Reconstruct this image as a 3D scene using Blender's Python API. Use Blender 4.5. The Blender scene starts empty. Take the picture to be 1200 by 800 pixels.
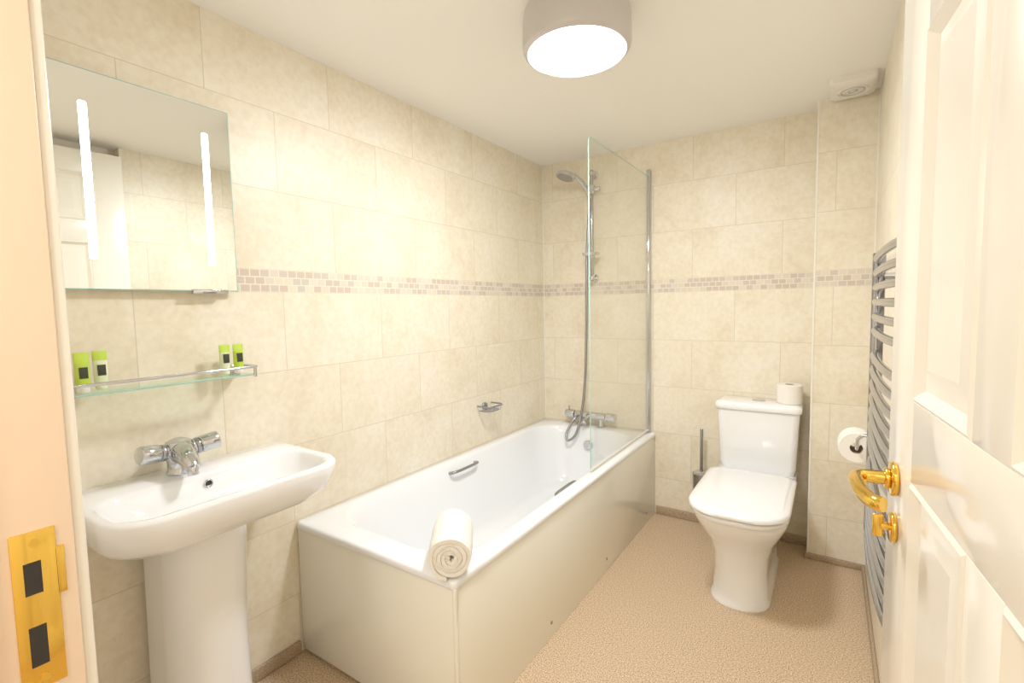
import bpy, bmesh, math, random
from mathutils import Vector, Matrix
random.seed(3)
S=bpy.context.scene
try:
    S.view_settings.view_transform='Standard'
    S.view_settings.exposure=.10
    S.view_settings.gamma=1.13
except Exception: pass
COL=bpy.context.collection
H=2.2; D=2.866; W=1.787; E=2.73; XB=1.557
# ---------------------------------------------------------------- materials
def newmat(name):
    m=bpy.data.materials.new(name); m.use_nodes=True
    return m,m.node_tree.nodes,m.node_tree.links,m.node_tree.nodes['Principled BSDF']
def simple(name,col,rough=.5,metal=0,coat=0,bump=0,bscale=50,var=0,emis=None,es=0):
    m,n,l,b=newmat(name)
    b.inputs['Base Color'].default_value=(*col,1); b.inputs['Roughness'].default_value=rough
    b.inputs['Metallic'].default_value=metal; b.inputs['Coat Weight'].default_value=coat
    b.inputs['Coat Roughness'].default_value=.05
    tc=n.new('ShaderNodeTexCoord')
    if bump or var:
        t=n.new('ShaderNodeTexNoise'); t.inputs['Scale'].default_value=bscale; t.inputs['Detail'].default_value=4
        l.new(tc.outputs['Object'],t.inputs['Vector'])
    if bump:
        bp=n.new('ShaderNodeBump'); bp.inputs['Strength'].default_value=bump; bp.inputs['Distance'].default_value=.003
        l.new(t.outputs['Fac'],bp.inputs['Height']); l.new(bp.outputs['Normal'],b.inputs['Normal'])
    if var:
        mx=n.new('ShaderNodeMix'); mx.data_type='RGBA'; mx.inputs['A'].default_value=(*col,1)
        mx.inputs['B'].default_value=(*[c*(1-var) for c in col],1)
        l.new(t.outputs['Fac'],mx.inputs['Factor']); l.new(mx.outputs['Result'],b.inputs['Base Color'])
    if emis:
        b.inputs['Emission Color'].default_value=(*emis,1); b.inputs['Emission Strength'].default_value=es
    return m
def glassmat(name,tint,base=.04,amp=.5):
    m,n,l,b=newmat(name); n.remove(b)
    tr=n.new('ShaderNodeBsdfTransparent'); tr.inputs[0].default_value=(*tint,1)
    g=n.new('ShaderNodeBsdfGlossy'); g.inputs['Roughness'].default_value=0; g.inputs['Color'].default_value=(1,1,1,1)
    f=n.new('ShaderNodeLayerWeight'); f.inputs['Blend'].default_value=.5
    p=n.new('ShaderNodeMath'); p.operation='POWER'; l.new(f.outputs['Facing'],p.inputs[0]); p.inputs[1].default_value=4
    q=n.new('ShaderNodeMath'); q.operation='MULTIPLY_ADD'; l.new(p.outputs[0],q.inputs[0]); q.inputs[1].default_value=amp; q.inputs[2].default_value=base
    mx=n.new('ShaderNodeMixShader'); l.new(q.outputs[0],mx.inputs[0]); l.new(tr.outputs[0],mx.inputs[1]); l.new(g.outputs[0],mx.inputs[2])
    l.new(mx.outputs[0],n['Material Output'].inputs[0]); return m
def tilemat(name,axis,phase):
    m,n,l,b=newmat(name)
    geo=n.new('ShaderNodeNewGeometry'); sp=n.new('ShaderNodeSeparateXYZ'); l.new(geo.outputs['Position'],sp.inputs[0])
    def math_(op,a,bv):
        x=n.new('ShaderNodeMath'); x.operation=op
        for i,v in enumerate((a,bv)):
            if isinstance(v,(int,float)): x.inputs[i].default_value=v
            else: l.new(v,x.inputs[i])
        return x.outputs[0]
    u=math_('SUBTRACT',sp.outputs[axis],phase); z=sp.outputs['Z']
    def brick(uo,zo,w,h,mort,smooth=.1):
        c=n.new('ShaderNodeCombineXYZ'); l.new(uo,c.inputs[0]); l.new(zo,c.inputs[1])
        br=n.new('ShaderNodeTexBrick'); l.new(c.outputs[0],br.inputs['Vector'])
        br.inputs['Scale'].default_value=1; br.inputs['Color1'].default_value=(0,0,0,1); br.inputs['Color2'].default_value=(1,1,1,1)
        br.inputs['Mortar'].default_value=(.5,.5,.5,1); br.inputs['Mortar Size'].default_value=mort; br.inputs['Mortar Smooth'].default_value=smooth
        br.inputs['Brick Width'].default_value=w; br.inputs['Row Height'].default_value=h
        return br
    bu=brick(u,math_('SUBTRACT',z,1.415),.445,.272,.0014)
    bl=brick(u,math_('ADD',math_('SUBTRACT',z,1.338),2.78),.445,.278,.0014)
    bm=brick(u,math_('SUBTRACT',z,1.338),.034,.0257,.0018)
    up=math_('GREATER_THAN',z,1.3765)
    def mixc(f,a,c):
        x=n.new('ShaderNodeMix'); x.data_type='RGBA'
        for s,v in (('Factor',f),('A',a),('B',c)):
            if isinstance(v,tuple): x.inputs[s].default_value=v
            elif isinstance(v,(int,float)): x.inputs[s].default_value=v
            else: l.new(v,x.inputs[s])
        return x.outputs['Result']
    rnd=mixc(up,bl.outputs['Color'],bu.outputs['Color'])
    mort=mixc(up,bl.outputs['Fac'],bu.outputs['Fac'])
    va=n.new('ShaderNodeVectorMath'); va.operation='MULTIPLY_ADD'; l.new(rnd,va.inputs[0]); va.inputs[1].default_value=(7,5,9); l.new(geo.outputs['Position'],va.inputs[2])
    n1=n.new('ShaderNodeTexNoise'); n1.inputs['Scale'].default_value=3.6; n1.inputs['Detail'].default_value=13; n1.inputs['Roughness'].default_value=.74; n1.inputs['Distortion'].default_value=.3
    l.new(va.outputs[0],n1.inputs['Vector'])
    cr=n.new('ShaderNodeValToRGB'); e=cr.color_ramp.elements
    e[0].position=.28; e[0].color=(.735,.635,.465,1); e[1].position=.72; e[1].color=(.885,.84,.725,1)
    k=e.new(.5); k.color=(.84,.765,.605,1)
    l.new(n1.outputs['Fac'],cr.inputs[0])
    n2=n.new('ShaderNodeTexNoise'); n2.inputs['Scale'].default_value=45; n2.inputs['Detail'].default_value=6; l.new(va.outputs[0],n2.inputs['Vector'])
    cr2=n.new('ShaderNodeValToRGB'); cr2.color_ramp.elements[0].position=.35; cr2.color_ramp.elements[0].color=(.94,.925,.89,1); cr2.color_ramp.elements[1].position=.6; cr2.color_ramp.elements[1].color=(1,1,1,1)
    l.new(n2.outputs['Fac'],cr2.inputs[0])
    mu=n.new('ShaderNodeMix'); mu.data_type='RGBA'; mu.blend_type='MULTIPLY'; mu.inputs['Factor'].default_value=1
    l.new(cr.outputs[0],mu.inputs['A']); l.new(cr2.outputs[0],mu.inputs['B'])
    tile=mixc(math_('MULTIPLY',mort,.7),mu.outputs['Result'],(.58,.49,.36,1))
    cm=n.new('ShaderNodeValToRGB'); cm.color_ramp.interpolation='CONSTANT'; e=cm.color_ramp.elements
    e[0].position=0; e[0].color=(.60,.50,.40,1); e[1].position=.3; e[1].color=(.70,.62,.50,1); k=e.new(.6); k.color=(.60,.53,.45,1); k=e.new(.8); k.color=(.74,.66,.52,1)
    l.new(bm.outputs['Color'],cm.inputs[0])
    mos=mixc(bm.outputs['Fac'],cm.outputs[0],(.82,.75,.63,1))
    inb=math_('MULTIPLY',math_('GREATER_THAN',z,1.338),math_('LESS_THAN',z,1.415))
    l.new(mixc(inb,tile,mos),b.inputs['Base Color'])
    b.inputs['Roughness'].default_value=.38; b.inputs['Specular IOR Level'].default_value=.35
    bp=n.new('ShaderNodeBump'); bp.invert=True; bp.inputs['Strength'].default_value=.35; bp.inputs['Distance'].default_value=.002
    l.new(mixc(inb,mort,bm.outputs['Fac']),bp.inputs['Height']); l.new(bp.outputs['Normal'],b.inputs['Normal'])
    return m
def floormat(name,k_=1.0,scale=230):
    m,n,l,b=newmat(name)
    geo=n.new('ShaderNodeNewGeometry')
    t=n.new('ShaderNodeTexNoise'); t.inputs['Scale'].default_value=scale; t.inputs['Detail'].default_value=3; l.new(geo.outputs['Position'],t.inputs['Vector'])
    c=n.new('ShaderNodeValToRGB'); e=c.color_ramp.elements
    def K(*v): return (v[0]*k_,v[1]*k_,v[2]*k_,1)
    e[0].position=.35; e[0].color=K(.20,.115,.055); e[1].position=.66; e[1].color=K(.86,.73,.54)
    k=e.new(.44); k.color=K(.53,.375,.23); k=e.new(.57); k.color=K(.61,.45,.29)
    l.new(t.outputs['Fac'],c.inputs[0]); l.new(c.outputs[0],b.inputs['Base Color'])
    b.inputs['Roughness'].default_value=.5; return m
M_left=tilemat('stone_tile_side','Y',.9915-4.45); M_back=tilemat('stone_tile_back','X',1.1885-4.45)
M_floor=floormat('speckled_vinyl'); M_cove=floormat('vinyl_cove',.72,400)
M_ceil=simple('ceiling_paint',(.95,.94,.89),.6,bump=.05,bscale=80)
M_paint=simple('white_gloss_paint',(.86,.82,.72),.22,coat=.4,bump=.03,bscale=20)
M_hall=simple('hall_paint',(.88,.80,.68),.6,bump=.05)
M_jamb=simple('warm_shade_jamb_paint',(.86,.66,.48),.35,bump=.03)  # frame paint with the reveal's warm shade put into its colour
M_cer=simple('white_ceramic',(.91,.92,.93),.08,coat=.6,var=.01)
M_acr=simple('white_acrylic',(.88,.905,.93),.12,coat=.5,var=.01)
M_panel=simple('ivory_panel',(.88,.865,.755),.18,coat=.4,var=.02,bscale=3)
M_chr=simple('chrome',(.60,.61,.64),.09,metal=1,var=.03,bscale=10)
M_chrd=simple('satin_chrome',(.36,.37,.40),.18,metal=1,var=.05,bscale=10)
M_brass=simple('polished_brass',(.90,.57,.10),.12,metal=1,var=.04,bscale=10)
M_dark=simple('dark_hole',(.015,.012,.01),.6,var=.1)
M_mir=simple('mirror_silver',(.84,.87,.85),.0,metal=1)
M_edge=simple('glass_edge_green',(.35,.62,.52),.15,coat=.5,var=.1)
M_led=simple('led_diffuser',(1,1,1),.4,emis=(1,.99,.98),es=12,var=.01)
M_lamp=simple('lamp_diffuser',(1,1,1),.4,emis=(.985,.985,1),es=128,var=.01)
M_grey=simple('grey_lamp_ring',(.60,.58,.57),.35,metal=.2,var=.05)
M_glass=glassmat('clear_glass',(.975,.985,.975)); M_glassg=glassmat('shelf_glass',(.88,.96,.92))
M_towel=simple('towel_cotton',(.88,.85,.77),.9,bump=.9,bscale=260,var=.08)
M_tp=simple('tissue_paper',(.90,.87,.80),.9,bump=.2,bscale=120,var=.03)
M_card=simple('cardboard',(.45,.33,.22),.9,var=.1)
M_plas=simple('white_plastic',(.86,.83,.76),.35,var=.02)
M_lime=simple('lime_plastic',(.50,.70,.05),.3,coat=.3,var=.1,bscale=30)
M_lab=simple('black_label',(.03,.035,.02),.4,var=.2)
M_clear=simple('pale_lotion',(.78,.84,.55),.25,coat=.4,var=.05)
M_sil=simple('white_silicone',(.88,.86,.80),.4,var=.02)
# ---------------------------------------------------------------- geometry helpers
def empty(name,loc=(0,0,0),rotz=0):
    o=bpy.data.objects.new(name,None); o.location=loc; o.rotation_euler=(0,0,rotz); o.empty_display_size=.05; COL.objects.link(o); return o
def mk(name,verts,faces,mat,parent=None,smooth=True,ang=35,mats=None,fm=None):
    me=bpy.data.meshes.new(name); me.from_pydata([tuple(v) for v in verts],[],faces)
    bm=bmesh.new(); bm.from_mesh(me); bmesh.ops.recalc_face_normals(bm,faces=bm.faces); bm.to_mesh(me); bm.free()
    for mm in (mats or [mat]): me.materials.append(mm)
    if fm:
        for p,i in zip(me.polygons,fm): p.material_index=i
    if smooth:
        for p in me.polygons: p.use_smooth=True
        me.set_sharp_from_angle(angle=math.radians(ang))
    o=bpy.data.objects.new(name,me); COL.objects.link(o)
    if parent: o.parent=parent
    return o
def box(name,a,b,mat,parent=None,bev=0,seg=2):
    bm=bmesh.new(); bmesh.ops.create_cube(bm,size=1)
    for v in bm.verts:
        v.co=Vector([(a[i]+b[i])/2+v.co[i]*(b[i]-a[i]) for i in range(3)])
    if bev: bmesh.ops.bevel(bm,geom=bm.edges[:],offset=bev,segments=seg,profile=.5,affect='EDGES')
    me=bpy.data.meshes.new(name); bm.to_mesh(me); bm.free(); me.materials.append(mat)
    if bev:
        for p in me.polygons: p.use_smooth=True
        me.set_sharp_from_angle(angle=math.radians(50))
    o=bpy.data.objects.new(name,me); COL.objects.link(o)
    if parent: o.parent=parent
    return o
def loft(name,rings,mat,parent=None,cap0=True,cap1=True,ang=40,closed=True):
    n=len(rings[0]); V=[p for r in rings for p in r]; F=[]
    for i in range(len(rings)-1):
        for j in range(n if closed else n-1):
            k=(j+1)%n; F.append((i*n+j,i*n+k,(i+1)*n+k,(i+1)*n+j))
    if cap0: F.append(tuple(range(n-1,-1,-1)))
    if cap1: F.append(tuple((len(rings)-1)*n+j for j in range(n)))
    return mk(name,V,F,mat,parent,ang=ang)
def rr(x0,x1,y0,y1,r,z,k=9):
    if not isinstance(r,(tuple,list)): r=(r,)*4
    m=min(x1-x0,y1-y0)/2*.999
    r=[min(q,m) for q in r]; P=[]
    for (cx,cy,a0,q) in ((x1-r[0],y1-r[0],0,r[0]),(x0+r[1],y1-r[1],90,r[1]),(x0+r[2],y0+r[2],180,r[2]),(x1-r[3],y0+r[3],270,r[3])):
        for i in range(k):
            a=math.radians(a0+90*i/(k-1)); P.append((cx+q*math.cos(a),cy+q*math.sin(a),z))
    return P
def smoothpath(pts,sub=8):
    P=[Vector(p) for p in pts]; out=[]
    for i in range(len(P)-1):
        p0=P[max(i-1,0)];p1=P[i];p2=P[i+1];p3=P[min(i+2,len(P)-1)]
        for j in range(sub):
            t=j/sub; out.append(.5*((2*p1)+(-p0+p2)*t+(2*p0-5*p1+4*p2-p3)*t*t+(-p0+3*p1-3*p2+p3)*t**3))
    out.append(P[-1]); return out
def tube(name,pts,r,mat,parent=None,n=14,sub=0,caps=True):
    P=smoothpath(pts,sub) if sub else [Vector(p) for p in pts]
    if isinstance(r,(list,tuple)) and len(r)!=len(P):
        R=[]
        for i in range(len(P)):
            f=i/(len(P)-1)*(len(r)-1); a=min(int(f),len(r)-2); R.append(r[a]+(r[a+1]-r[a])*(f-a))
    else: R=r if isinstance(r,(list,tuple)) else [r]*len(P)
    rings=[]; t=(P[1]-P[0]).normalized(); up=Vector((0,0,1)) if abs(t.z)<.9 else Vector((1,0,0)); nn=t.cross(up).normalized()
    for i,p in enumerate(P):
        if i==0: t=(P[1]-P[0])
        elif i==len(P)-1: t=(P[-1]-P[-2])
        else: t=(P[i+1]-P[i]).normalized()+(P[i]-P[i-1]).normalized()
        if t.length<1e-9: t=(P[i]-P[i-1])
        t.normalize(); nn=(nn-t*nn.dot(t)).normalized(); bb=t.cross(nn)
        rings.append([p+(nn*math.cos(a)+bb*math.sin(a))*R[i] for a in [2*math.pi*j/n for j in range(n)]])
    return loft(name,rings,mat,parent,caps,caps,ang=45)
def rod(name,a,b,r,mat,parent=None,n=20,bev=.0):
    a=Vector(a);b=Vector(b)
    if bev:
        d=(b-a).normalized()*bev
        return tube(name,[a,a+d*.3,a+d,b-d,b-d*.3,b],[r-bev,r-bev*.35,r,r,r-bev*.35,r-bev],mat,parent,n)
    return tube(name,[a,b],r,mat,parent,n)
def circ(c,r,z,n=48): return [(c[0]+r*math.cos(2*math.pi*i/n),c[1]+r*math.sin(2*math.pi*i/n),z) for i in range(n)]
def revolve(name,c,prof,mat,parent=None,n=48,cap0=True,cap1=True,ang=35):
    return loft(name,[circ(c,max(r,1e-4),z,n) for r,z in prof],mat,parent,cap0,cap1,ang)
# ---------------------------------------------------------------- room shell
FY=.2   # inner face of front wall
NIB=1.112
box('floor',(-.1,-1.3,-.1),(2.0,D+.1,0),M_floor)
box('ceiling',(-.1,-1.3,H),(2.0,D+.1,H+.1),M_ceil)
box('wall_left',(-.1,FY-.12,0),(0,D+.1,H),M_left)
box('wall_back',(0,D,0),(1.95,D+.1,H),M_back)
box('wall_right',(W,NIB,0),(W+.12,D,H),M_left)
box('wall_boxing',(XB,E,0),(W,D,H),M_back)
box('wall_right_hall',(1.86,-1.3,0),(1.95,NIB,H),M_hall)
box('wall_front',(0,FY-.12,0),(.775,FY-.012,H),M_hall)
box('wall_hall',(-.1,-1.3,0),(1.95,-1.2,H),M_hall)
box('wall_hall_side',(-.1,-1.2,0),(0,FY-.12,H),M_hall)
box('baseboard_back',(.765,D-.012,0),(XB,D,.05),M_cove,bev=.004)
box('baseboard_boxing',(XB-.012,E-.012,0),(W,E,.03),M_cove,bev=.004)
box('baseboard_right',(W-.012,NIB+.005,0),(W,E-.012,.03),M_cove,bev=.004)
box('baseboard_left',(0,FY,0),(.012,.985,.05),M_cove,bev=.004)
box('trim_1',(XB-.003,E-.003,.03),(XB+.004,E+.004,H),M_sil)
box('trim_2',(0,D-.004,.5),(.004,D,H),M_sil)
box('trim_3',(W-.004,E-.004,.03),(W,E,H),M_sil)
# door frame (left jamb) with brass strike plate
jf=empty('door_frame')
XJ=.822
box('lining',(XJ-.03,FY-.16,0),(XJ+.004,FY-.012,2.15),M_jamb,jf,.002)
box('architrave',(XJ-.075,FY-.012,0),(XJ,FY+.001,2.2),M_paint,jf,.003)
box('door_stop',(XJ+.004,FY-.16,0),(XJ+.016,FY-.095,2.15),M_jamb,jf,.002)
box('head_lining',(XJ,FY-.16,2.15),(1.84,FY,2.2),M_paint,jf,.002)
box('hinge_lining',(1.842,FY-.16,0),(1.86,FY,2.15),M_paint,jf,.002)
sp=empty('strike_plate')
x=XJ+.004
yA,yB,zA,zB=FY-.071,FY-.030,.815,1.012
box('plate',(x,yA,zA),(x+.0025,yB,zB),M_brass,sp,.0008)
box('latch_hole',(x+.001,yA+.010,.935),(x+.0029,yB-.015,.975),M_dark,sp)
box('bolt_hole',(x+.001,yA+.010,.845),(x+.0029,yB-.015,.895),M_dark,sp)
box('latch_lip',(x,yB-.002,.925),(x+.0025,yB+.007,.985),M_brass,sp,.0008)
rod('screw_top',(x,FY-.05,.998),(x+.0035,FY-.05,.998),.005,M_brass,sp)
rod('screw_bottom',(x,FY-.05,.828),(x+.0035,FY-.05,.828),.005,M_brass,sp)
# ---------------------------------------------------------------- open door
hx,hy=1.80,FY; fx,fy=1.7195,1.1
wid=math.hypot(fx-hx,fy-hy); ang=math.atan2(fy-hy,fx-hx)
door=empty('door_1',(hx,hy,0),ang)   # local +x along leaf, local +y => toward -world x (room side)
T=.036
box('core',(0.004,-T+.010,.01),(wid-.004,-.010,2.13),M_paint,door)
st=.16; mid=.10; pw=(wid-2*st-mid)/2
box('hinge_stile',(0,-T,.008),(st,0,2.135),M_paint,door,.002)
box('lock_stile',(wid-st,-T,.008),(wid,0,2.135),M_paint,door,.002)
rows=[(.24,.99),(1.115,1.66),(1.77,2.02)]
edges=[.008]+[v for r in rows for v in r]+[2.135]
for i in range(0,len(edges),2):
    box('rail_%d'%(i//2),(st,-T,edges[i]),(wid-st,0,edges[i+1]),M_paint,door,.001)
for i,(z0,z1) in enumerate(rows):
    box('mullion_%d'%i,(st+pw,-T,z0),(st+pw+mid,0,z1),M_paint,door,.001)
    for j,x0 in enumerate((st,st+pw+mid)):
        for side,s in (('a',1),('b',-1)):
            def ring(ins,y):
                yy=y if s==1 else -T-y
                return [(x0+ins,yy,z0+ins),(x0+pw-ins,yy,z0+ins),(x0+pw-ins,yy,z1-ins),(x0+ins,yy,z1-ins)]
            loft('panel_%d_%d%s'%(i,j,side),[ring(0,-.001),ring(.006,.003),ring(.014,-.004),ring(.02,-.0095),ring(.03,-.0095),ring(.055,-.002),ring(.056,-.002)],M_paint,door,False,True,ang=20)
hd=empty('lever_handle'); hd.parent=door
hxl=wid-.07; hz=.965
rod('rose',(hxl,0,hz),(hxl,.010,hz),.029,M_brass,hd,32,.004)
rod('rose_collar',(hxl,.010,hz),(hxl,.018,hz),.018,M_brass,hd,24,.003)
tube('lever',[(hxl,.010,hz),(hxl,.035,hz),(hxl-.004,.050,hz),(hxl-.018,.060,hz),(hxl-.05,.061,hz),(hxl-.09,.059,hz-.002),(hxl-.125,.050,hz-.002),(hxl-.135,.040,hz-.001)],.0115,M_brass,hd,16,6)
rod('thumb_rose',(hxl,0,hz-.085),(hxl,.008,hz-.085),.026,M_brass,hd,32,.003)
tube('thumb_turn',[(hxl,.006,hz-.085),(hxl,.02,hz-.085)],.007,M_brass,hd)
box('thumb_grip',(hxl-.004,.016,hz-.105),(hxl+.004,.032,hz-.065),M_brass,hd,.003)
rod('back_rose',(hxl,-T,hz),(hxl,-T-.01,hz),.026,M_brass,hd,32,.004)
tube('back_lever',[(hxl,-T,hz),(hxl,-T-.03,hz),(hxl-.02,-T-.04,hz),(hxl-.12,-T-.04,hz)],.009,M_brass,hd,14,5)
# ---------------------------------------------------------------- bath
bath=empty('bathtub')
RX=.762; BY=.990; ZT=.5014
def b_(x0,x1,y0,y1,r,z): return rr(x0,x1,y0,y1,r,z,12)
rg=[b_(.002,RX-.002,BY+.002,D-.002,.012,.476),b_(.001,RX,BY,D-.001,.018,.480),b_(.001,RX,BY,D-.001,.018,.492),b_(.003,RX-.003,BY+.003,D-.003,.018,.4985),b_(.009,RX-.009,BY+.009,D-.009,.016,ZT),
    b_(.048,RX-.052,BY+.085,D-.105,.19,ZT),b_(.054,RX-.058,BY+.092,D-.111,.19,.499),b_(.062,RX-.066,BY+.102,D-.118,.19,.488),b_(.072,RX-.076,BY+.125,D-.125,.19,.45),
    b_(.10,RX-.10,BY+.20,D-.145,.18,.33),b_(.125,RX-.125,BY+.29,D-.17,.17,.20),b_(.145,RX-.145,BY+.34,D-.19,.16,.155),b_(.185,RX-.185,BY+.40,D-.23,.14,.135),b_(.25,RX-.25,BY+.5,D-.3,.1,.132)]
loft('tub_shell',rg,M_acr,bath,False,True,ang=50)
box('side_panel',(.740,BY+.010,0.0),(.7575,D-.003,.478),M_panel,bath,.002)
box('end_panel',(.004,BY+.006,0.012),(.752,BY+.020,.478),M_panel,bath,.002)
box('corner_strip',(.748,BY+.004,0.0),(.7595,BY+.016,.478),M_panel,bath,.003)
box('plinth',(.06,BY+.03,0),(.73,BY+.05,.06),M_panel,bath)
for i,(yy,zz) in enumerate(((1.55,.06),(2.70,.06),(1.08,.06),(2.1,.06))):
    rod('panel_screw_%d'%i,(.7565,yy,zz),(.761,yy,zz),.007,M_chrd,bath,16,.002)
for i,(xa,s) in enumerate(((.080,1),(RX-.082,-1))):
    tube('grip_%d'%i,[(xa-.012*s,1.77,.455),(xa+.014*s,1.775,.462),(xa+.024*s,1.80,.464),(xa+.026*s,1.87,.464),(xa+.024*s,1.94,.464),(xa+.014*s,1.965,.462),(xa-.012*s,1.97,.455)],.0075,M_chrd,bath,14,6)
rod('waste',(.38,2.50,.1315),(.38,2.50,.136),.035,M_chr,bath,32,.002)
rod('overflow',(.38,2.735,.40),(.38,2.715,.402),.03,M_chr,bath,32,.003)
# bath shower mixer
mx=empty('bath_shower_mixer')
rod('bar',(.26,2.795,.575),(.47,2.795,.575),.022,M_chr,mx,28,.004)
rod('knob_left',(.195,2.795,.575),(.258,2.795,.575),.026,M_chr,mx,28,.005)
rod('knob_right',(.472,2.795,.575),(.535,2.795,.575),.026,M_chr,mx,28,.005)
rod('lever_left',(.215,2.795,.60),(.215,2.795,.625),.006,M_chr,mx)
for i,xx in enumerate((.295,.435)):
    rod('leg_%d'%i,(xx,2.80,ZT),(xx,2.80,.575),.014,M_chr,mx,24)
    rod('foot_%d'%i,(xx,2.80,ZT),(xx,2.80,.509),.026,M_chr,mx,28,.003)
tube('spout',[(.365,2.79,.572),(.365,2.755,.568),(.365,2.715,.560),(.365,2.700,.545)],.015,M_chr,mx,18,5)
# ---------------------------------------------------------------- riser rail + shower
sh=empty('shower_rail_set')
RXr=.375; RY=2.815
rod('rail',(RXr,RY,1.42),(RXr,RY,2.10),.012,M_chrd,sh,20,.003)
for i,zz in enumerate((1.44,2.08)):
    rod('bracket_%d'%i,(RXr,D,zz),(RXr,RY-.012,zz),.014,M_chr,sh,20,.003)
    rod('bracket_plate_%d'%i,(RXr,D,zz),(RXr,D-.008,zz),.026,M_chr,sh,24,.002)
rod('slider',(RXr,RY,1.955),(RXr,RY,2.01),.023,M_chr,sh,24,.004)
rod('slider_knob',(RXr,RY,1.982),(RXr+.055,RY,1.982),.015,M_chr,sh,20,.004)
rod('slider_cup',(RXr-.002,RY-.015,1.965),(RXr-.008,RY-.055,1.985),.018,M_chr,sh,20,.003)
tube('handset',[(RXr,2.785,1.925),(RXr-.006,2.768,1.965),(RXr-.022,2.735,2.01),(RXr-.05,2.69,2.045),(RXr-.075,2.655,2.05)],[.012,.013,.014,.016,.022],M_chr,sh,18)
hc=Vector((RXr-.085,2.635,2.045)); ax=Vector((-.18,-.30,-1)).normalized()
tube('shower_head',[hc-ax*.018,hc-ax*.012,hc,hc+ax*.014,hc+ax*.016],[.02,.044,.057,.057,.048],M_chr,sh,36)
rod('spray_plate',hc+ax*.0155,hc+ax*.018,.046,M_chrd,sh,36)
tube('hose',[(RXr,2.785,1.925),(RXr-.004,2.79,1.86),(RXr-.022,2.79,1.6),(RXr-.026,2.785,1.2),(RXr-.03,2.77,.85),(RXr-.04,2.74,.62),(RXr-.065,2.70,.47),(RXr-.115,2.685,.425),(RXr-.13,2.70,.47),(RXr-.10,2.75,.55),(RXr-.08,2.785,.572)],.0085,M_chrd,sh,12,8)
sd=[rr(RXr-.03,RXr+.06,RY-.085,RY-.012,.02,1.575),rr(RXr-.036,RXr+.066,RY-.09,RY-.008,.024,1.592)]
loft('soap_dish',sd+[rr(RXr-.031,RXr+.061,RY-.086,RY-.012,.02,1.592),rr(RXr-.028,RXr+.058,RY-.082,RY-.015,.02,1.582)],M_chr,sh)
rod('dish_clip',(RXr,RY,1.565),(RXr,RY,1.605),.018,M_chr,sh,20,.003)
# ---------------------------------------------------------------- shower screen
sc=empty('shower_screen')
XS=.722
def yz(y0,y1,z0,z1,r,x,k=8): 
    return [(x,p[0],p[1]) for p in rr(y0,y1,z0,z1,r,0,k)]
ZS=2.012
loft('glass_pane',[yz(2.003,2.838,.520,ZS,(.002,.03,.004,.002),XS-.003),yz(2.003,2.838,.520,ZS,(.002,.03,.004,.002),XS+.003)],M_glass,sc)
tube('polished_edge',[(XS,2.003,.522),(XS,2.003,ZS-.027),(XS,2.010,ZS-.008),(XS,2.03,ZS),(XS,2.838,ZS)],.0026,M_edge,sc,8)
tube('bottom_seal',[(XS,2.003,.517),(XS,2.838,.517)],.005,M_plas,sc,8)
rod('hinge_post',(XS,D-.02,ZT+.003),(XS,D-.02,2.052),.0125,M_chr,sc,20,.003)
box('wall_channel',(XS-.010,D-.018,ZT+.003),(XS+.012,D-.001,2.045),M_chr,sc,.002)
# ---------------------------------------------------------------- towel roll on bath corner
tw=empty('rolled_towel',(0,0,0))
def towel():
    A=Vector((.748,.991,ZT+.068)); dr=Vector((-.60,.80,.02)).normalized(); side=Vector((dr.y,-dr.x,0)).normalized(); up=Vector((0,0,1)); Ln=.195
    turns=4.4; N=160; th=.0125; Vv=[];F=[]
    def pt(a,rad,s): 
        w=1+.03*math.sin(3*a+1)
        return A+dr*s+side*(rad*math.cos(a)*w)+up*(rad*math.sin(a)*.98)
    segs=8
    for s in range(segs+1):
        t=s/segs
        for i in range(N+1):
            a=2*math.pi*turns*i/N+2.0; rad=.007+.0555*(i/N)
            wob=.003*math.sin(a*1.7+i*.11)
            e=wob if s in(0,) else 0
            k=(1-.05*(2*t-1)**4)
            Vv.append(pt(a,(rad+th*.5)*k,t*Ln+e)); Vv.append(pt(a,(rad-th*.42)*k,t*Ln+e))
    R=2*(N+1)
    for s in range(segs):
        for i in range(N):
            o=s*R+2*i
            F.append((o,o+2,o+2+R,o+R)); F.append((o+1,o+1+R,o+3+R,o+3))
    for i in range(N):
        o=2*i; F.append((o,o+1,o+3,o+2)); o+=segs*R; F.append((o,o+2,o+3,o+1))
    for s in range(segs):
        o=s*R; F.append((o,o+R,o+R+1,o+1)); o+=2*N; F.append((o,o+1,o+R+1,o+R))
    zmin=min(p.z for p in Vv); dz=ZT+.0005-zmin
    for p in Vv: p.z+=dz
    mk('towel_spiral',Vv,F,M_towel,tw,ang=60)
towel()
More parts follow.
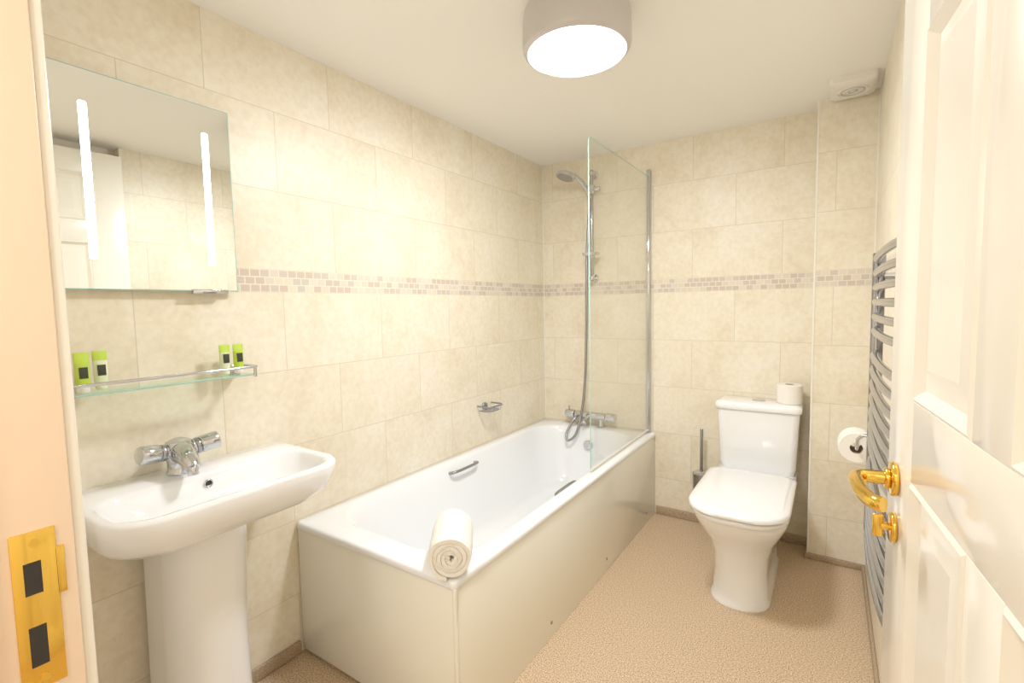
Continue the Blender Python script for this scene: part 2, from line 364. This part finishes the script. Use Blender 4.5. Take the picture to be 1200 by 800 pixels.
# ---------------------------------------------------------------- basin + pedestal
bs=empty('pedestal_basin'); ZB=.009
def q(x0,x1,y0,y1,r,z): return rr(x0,x1,y0,y1,r,z+(ZB if z>.66 else 0),12)
rg=[q(.03,.26,.50,.75,(.10,.02,.02,.10),.675),q(.01,.30,.42,.860,(.12,.02,.02,.12),.684),q(.003,.35,.375,.905,(.12,.02,.02,.12),.703),q(.002,.375,.356,.925,(.11,.02,.02,.11),.730),q(.002,.387,.350,.935,(.10,.02,.02,.10),.770),q(.002,.392,.346,.941,(.10,.02,.02,.10),.795),q(.004,.390,.348,.939,(.10,.02,.02,.10),.803),q(.010,.384,.354,.933,(.095,.02,.02,.095),.807),
 q(.128,.370,.370,.917,(.085,.07,.07,.085),.805),q(.134,.364,.376,.911,(.083,.07,.07,.083),.800),q(.140,.358,.384,.903,(.08,.07,.07,.08),.785),q(.150,.345,.405,.885,(.08,.08,.08,.08),.755),q(.170,.325,.445,.845,(.07,.07,.07,.07),.728),q(.20,.295,.53,.76,(.04,.04,.04,.04),.713),q(.225,.270,.61,.68,.02,.709)]
loft('bowl',rg,M_cer,bs,True,True,ang=50)
loft('pedestal',[q(.03,.262,.490,.728,(.095,.02,.02,.095),0),q(.03,.262,.490,.728,(.095,.02,.02,.095),.02),q(.035,.252,.502,.718,(.095,.02,.02,.095),.05),q(.035,.250,.505,.716,(.095,.02,.02,.095),.35),q(.03,.252,.510,.723,(.095,.02,.02,.095),.58),q(.03,.255,.512,.732,(.095,.02,.02,.095),.70)],M_cer,bs,ang=50)
rod('plug_waste',(.247,.645,.717),(.247,.645,.722),.020,M_chr,bs,28,.002)
rod('overflow_hole',(.1405,.645,.785),(.1475,.645,.783),.009,M_dark,bs,20)
tube('overflow_ring',[(.1480,.645+.0105*math.cos(a),.783+.0105*math.sin(a)) for a in [2*math.pi*i/20 for i in range(21)]],.002,M_chr,bs,8)
# tap
tp=empty('basin_mixer_tap')
tx,ty,tz=.075,.605,.815
revolve('body',(tx,ty),[(.034,tz),(.035,tz+.004),(.031,tz+.010),(.031,tz+.035),(.038,tz+.05),(.039,tz+.075),(.032,tz+.092),(.014,tz+.100)],M_chr,tp,32)
tube('spout',[(tx,ty,tz+.06),(tx+.04,ty-.004,tz+.062),(tx+.08,ty-.008,tz+.050),(tx+.105,ty-.011,tz+.032)],[.033,.030,.024,.018],M_chr,tp,20,4)
rod('aerator',(tx+.102,ty-.011,tz+.038),(tx+.106,ty-.011,tz+.014),.0135,M_chr,tp,20,.002)
for nm,s in (('left',-1),('right',1)):
    d=Vector((.12,s*1.0,.14)).normalized(); a=Vector((tx,ty,tz+.062))
    rod('arm_'+nm,a,a+d*.05,.020,M_chr,tp,22)
    rod('knob_'+nm,a+d*.040,a+d*.053,.0235,M_chrd,tp,24,.003)
    rod('handle_'+nm,a+d*.053,a+d*.103,.0255,M_chr,tp,12,.005)
# ---------------------------------------------------------------- mirror with LED strips
mr=empty('illuminated_mirror')
MY0,MY1,MZ0,MZ1=.388,.820,1.336,1.894
box('cabinet_back',(0,MY0+.012,MZ0+.012),(.022,MY1-.012,MZ1-.012),M_plas,mr)
box('glass_edge',(.022,MY0,MZ0),(.0295,MY1,MZ1),M_edge,mr,.001)
box('mirror_face',(.0290,MY0+.003,MZ0+.003),(.0302,MY1-.003,MZ1-.003),M_mir,mr)
for i,yy in enumerate((.460,.747)):
    loft('led_strip_%d'%i,[yz(yy-.009,yy+.009,1.415,1.812,.006,.0295),yz(yy-.009,yy+.009,1.415,1.812,.006,.0307)],M_led,mr)
box('pull_tab',(.022,.685,MZ0-.008),(.040,.785,MZ0+.006),M_chr,mr,.002)
# ---------------------------------------------------------------- glass shelf
gs=empty('glass_shelf'); SZ=1.072
box('shelf_glass',(.008,.372,SZ),(.112,.812,SZ+.006),M_glassg,gs,.001)
tube('glass_front_edge',[(.1125,.372,SZ+.003),(.1125,.812,SZ+.003)],.0028,M_edge,gs,8)
for i,yy in enumerate((.385,.800)):
    rod('wall_rose_%d'%i,(0,yy,SZ+.012),(.010,yy,SZ+.012),.018,M_chr,gs,24,.003)
    box('clamp_%d'%i,(.006,yy-.012,SZ-.008),(.032,yy+.012,SZ+.018),M_chr,gs,.004)
tube('gallery_rail',[(.01,.366,SZ+.028),(.11,.366,SZ+.028),(.122,.373,SZ+.028),(.124,.385,SZ+.028),(.124,.802,SZ+.028),(.122,.815,SZ+.028),(.11,.820,SZ+.028),(.01,.820,SZ+.028)],.0042,M_chr,gs,12)
for i,yy in enumerate((.372,.814)):
    rod('rail_post_%d'%i,(.116,yy,SZ-.004),(.116,yy,SZ+.030),.005,M_chr,gs,14)
def toiletry(x,y,kind,hgt=.092):
    e=empty('toiletry_tube'); z=SZ+.0062
    rod('cap',(x,y,z),(x,y,z+.018),.0125,M_plas if kind else M_clear,e,24,.002)
    def el(ry,rx,zz): return [(x+rx*math.cos(2*math.pi*i/24),y+ry*math.sin(2*math.pi*i/24),zz) for i in range(24)]
    top=z+hgt
    m1,m2=(M_lime,M_lime) if kind else (M_clear,M_lime)
    loft('body',[el(.0135,.0125,z+.018),el(.0145,.013,z+.021),el(.0150,.0115,z+.045),el(.0155,.0075,z+hgt*.75)],m1,e)
    loft('crimp',[el(.0155,.0075,z+hgt*.75),el(.0158,.003,z+hgt*.92),el(.0158,.0012,top)],m2,e)
    box('label',(x+.0080,y-.0085,z+.036),(x+.0125,y+.0085,z+.064),M_lab,e,.0005)
toiletry(.080,.404,1,.10); toiletry(.045,.450,0,.10); toiletry(.055,.754,0); toiletry(.055,.795,1)
# ---------------------------------------------------------------- soap basket on left wall
sb=empty('wire_soap_holder'); zz=.725; yc=2.16
for i,(dz,r) in enumerate(((0,.0045),(-.028,.003))):
    o=.0 if i==0 else .012
    tube('wire_loop_%d'%i,[(.004,yc-.065+o,zz+dz),(.075-o,yc-.065+o,zz+dz),(.092-o,yc-.045+o,zz+dz),(.092-o,yc+.045-o,zz+dz),(.075-o,yc+.065-o,zz+dz),(.004,yc+.065-o,zz+dz)],r,M_chrd,sb,10)
for i in range(6):
    yy=yc-.045+i*.018
    tube('wire_%d'%i,[(.004,yy,zz-.028),(.08,yy,zz-.028),(.09,yy,zz)],.002,M_chrd,sb,8)
rod('mount',(0,yc,zz-.01),(.012,yc,zz-.01),.022,M_chrd,sb,24,.003)
# ---------------------------------------------------------------- toilet
wc=empty('toilet'); tcx=1.325
def t(y0,y1,hw,z,rf,rb=.03): return rr(tcx-hw,tcx+hw,y0,y1,(rb,rb,rf,rf),z,12)
loft('bowl',[t(2.10,2.66,.118,0,.11,.05),t(2.10,2.66,.118,.012,.11,.05),t(2.112,2.655,.108,.03,.10,.05),t(2.125,2.66,.103,.12,.10,.05),t(2.115,2.68,.108,.20,.105,.05),t(2.08,2.72,.128,.27,.12,.05),t(2.03,2.78,.158,.33,.14,.05),t(1.995,2.82,.176,.375,.155,.04),t(1.985,2.83,.180,.400,.155,.04),t(1.990,2.83,.176,.406,.15,.04)],M_cer,wc,ang=60)
loft('seat',[t(1.972,2.53,.180,.407,.15,.05),t(1.968,2.535,.185,.411,.15,.05),t(1.968,2.535,.185,.424,.15,.05),t(1.974,2.53,.180,.428,.15,.05)],M_cer,wc,ang=60)
loft('lid',[t(1.968,2.54,.183,.431,.15,.05),t(1.960,2.545,.190,.436,.15,.05),t(1.960,2.545,.190,.448,.15,.05),t(1.966,2.54,.184,.455,.145,.05),t(1.990,2.52,.160,.459,.13,.05)],M_cer,wc,ang=60)
for i,s in enumerate((-1,1)): rod('hinge_%d'%i,(tcx+s*.075,2.565,.42),(tcx+s*.115,2.565,.42),.012,M_chr,wc,20,.002)
def c(y0,y1,hw,z,r=.03): return rr(tcx-hw,tcx+hw,y0,y1,(.012,.012,r,r),z,10)
loft('cistern',[c(2.70,D-.006,.150,.385),c(2.695,D-.006,.165,.40),c(2.688,D-.006,.176,.44),c(2.68,D-.006,.188,.72)],M_cer,wc,ang=60)
loft('cistern_lid',[c(2.672,D-.003,.194,.722),c(2.668,D-.003,.198,.728),c(2.668,D-.003,.198,.750),c(2.674,D-.005,.192,.759),c(2.69,D-.012,.175,.763)],M_cer,wc,ang=60)
loft('flush_button',[rr(tcx-.032,tcx+.032,2.74,2.79,.025,.762),rr(tcx-.032,tcx+.032,2.74,2.79,.025,.768),rr(tcx-.027,tcx+.027,2.745,2.785,.02,.771)],M_chr,wc)
def roll(name,c0,axis,rad,w,ri=.02):
    e=empty(name); c0=Vector(c0); axis=Vector(axis).normalized()
    def ringp(s,r):
        up=Vector((0,0,1)) if abs(axis.z)<.9 else Vector((1,0,0)); a1=axis.cross(up).normalized(); a2=axis.cross(a1)
        return [c0+axis*s+(a1*math.cos(a)+a2*math.sin(a))*r for a in [2*math.pi*i/40 for i in range(40)]]
    h=w/2
    loft('paper',[ringp(-h,ri),ringp(-h,rad-.003),ringp(-h+.003,rad),ringp(h-.003,rad),ringp(h,rad-.003),ringp(h,ri)],M_tp,e,False,False,ang=30)
    loft('core',[ringp(-h,ri),ringp(h,ri)],M_card,e,False,False)
    return e
roll('toilet_roll',(1.462,2.765,.7635+.047),(0,0,1),.058,.094)
roll('toilet_roll',(W-.072,2.17,.735),(0,1,0),.056,.10)
th=empty('toilet_roll_holder')
rod('plate',(W,2.095,.79),(W-.01,2.095,.79),.024,M_chr,th,24,.003)
tube('arm',[(W-.005,2.095,.79),(W-.055,2.095,.79),(W-.070,2.095,.775),(W-.072,2.095,.742),(W-.072,2.105,.736),(W-.072,2.235,.736)],.006,M_chr,th,12)
# brush
br=empty('toilet_brush')
bx_,by_=1.04,2.79
revolve('holder_cup',(bx_,by_),[(.040,.185),(.044,.19),(.047,.31),(.047,.318),(.043,.318),(.042,.20),(.01,.197)],M_chrd,br,32)
revolve('cup_cover',(bx_,by_),[(.042,.318),(.030,.330),(.012,.336)],M_chr,br,32)
rod('handle',(bx_,by_,.33),(bx_,by_,.575),.0085,M_chrd,br,16,.004)
rod('mount',(bx_,D,.27),(bx_,by_+.04,.27),.012,M_chr,br,16)
rod('mount_plate',(bx_,D,.27),(bx_,D-.008,.27),.024,M_chr,br,24,.002)
# ---------------------------------------------------------------- towel radiator
rd=empty('heated_towel_rail'); PX=W-.045
YN,YF=1.17,1.80
for i,yy in enumerate((YN,YF)):
    rod('post_%d'%i,(PX,yy,.56),(PX,yy,1.41),.016,M_chrd,rd,20,.004)
    for j,z_ in enumerate((.66,1.34)):
        rod('bracket_%d_%d'%(i,j),(W,yy,z_),(PX,yy,z_),.010,M_chr,rd,14)
zs=[1.385-.040*i for i in range(6)]+[1.115-.040*i for i in range(7)]+[.80-.040*i for i in range(6)]
for i,z_ in enumerate(zs):
    tube('bar_%d'%i,[(PX,YN,z_),(PX-.010,YN+.09,z_),(PX-.015,YN+.2,z_),(PX-.016,(YN+YF)/2,z_),(PX-.015,YF-.2,z_),(PX-.010,YF-.09,z_),(PX,YF,z_)],.0095,M_chrd,rd,12,4)
rod('valve',(PX,YF,.56),(PX,YF,.50),.012,M_chr,rd,16); rod('valve_near',(PX,YN,.56),(PX,YN,.50),.012,M_chr,rd,16)
tube('pipe_far',[(PX,YF,.50),(PX,YF,.47),(W,YF,.47)],.008,M_chr,rd,12); tube('pipe_near',[(PX,YN,.50),(PX,YN,.47),(W,YN,.47)],.008,M_chr,rd,12)
# ---------------------------------------------------------------- ceiling light
cl=empty('ceiling_light'); lc=(.923,1.471); LZ=H-.012
revolve('ring_body',lc,[(.155,H),(.167,H-.004),(.172,H-.03),(.174,LZ-.085),(.170,LZ-.100),(.158,LZ-.110),(.134,LZ-.106),(.128,LZ-.098),(.127,LZ-.08)],M_grey,cl,72,False,False)
revolve('diffuser',lc,[(.1285,LZ-.096),(.126,LZ-.110),(.108,LZ-.123),(.08,LZ-.131),(.03,LZ-.136),(.001,LZ-.1365)],M_lamp,cl,72,True,True,ang=80)
# extractor vent
ev=empty('extractor_vent')
def v(x0,x1,y0,y1,z): return rr(x0,x1,y0,y1,.012,z,6)
loft('housing',[v(1.60,1.765,2.50,2.70,H),v(1.60,1.765,2.50,2.70,H-.022),v(1.615,1.75,2.515,2.685,H-.034)],M_plas,ev)
for i,r in enumerate((.055,.042,.029,.016)):
    tube('grille_ring_%d'%i,[(1.6825+r*math.cos(a),2.60+r*math.sin(a),H-.035) for a in [2*math.pi*k/32 for k in range(33)]],.003,M_grey if i%2 else M_plas,ev,8)
# ---------------------------------------------------------------- fill light added in the hall, unseen behind the camera
la=bpy.data.lights.new('hall_fill_light','AREA'); la.shape='DISK'; la.size=.35; la.energy=20; la.color=(1,.95,.88)
lo=bpy.data.objects.new('hall_fill_light',la); lo.location=(1.2,-.6,H-.02); COL.objects.link(lo)
w=bpy.data.worlds.new('world'); S.world=w; w.use_nodes=True; w.node_tree.nodes['Background'].inputs[0].default_value=(1,.95,.88,1); w.node_tree.nodes['Background'].inputs[1].default_value=.5
# ---------------------------------------------------------------- camera
psi,thh,rho,fp=.5835,.0714,-.0191,565.36
s_,c_=math.sin,math.cos
fw=Vector((-s_(psi)*c_(thh),c_(psi)*c_(thh),-s_(thh))); r0=Vector((c_(psi),s_(psi),0)); u0=r0.cross(fw)
r=r0*c_(rho)+u0*s_(rho); u=-r0*s_(rho)+u0*c_(rho)
cam=bpy.data.cameras.new('camera'); cam.sensor_width=36; cam.sensor_fit='HORIZONTAL'; cam.lens=36*fp/1200; cam.clip_start=.01
co=bpy.data.objects.new('camera',cam); COL.objects.link(co)
Mx=Matrix((( r.x,u.x,-fw.x,1.6243),(r.y,u.y,-fw.y,0),(r.z,u.z,-fw.z,1.2706),(0,0,0,1)))
co.matrix_world=Mx
S.camera=co
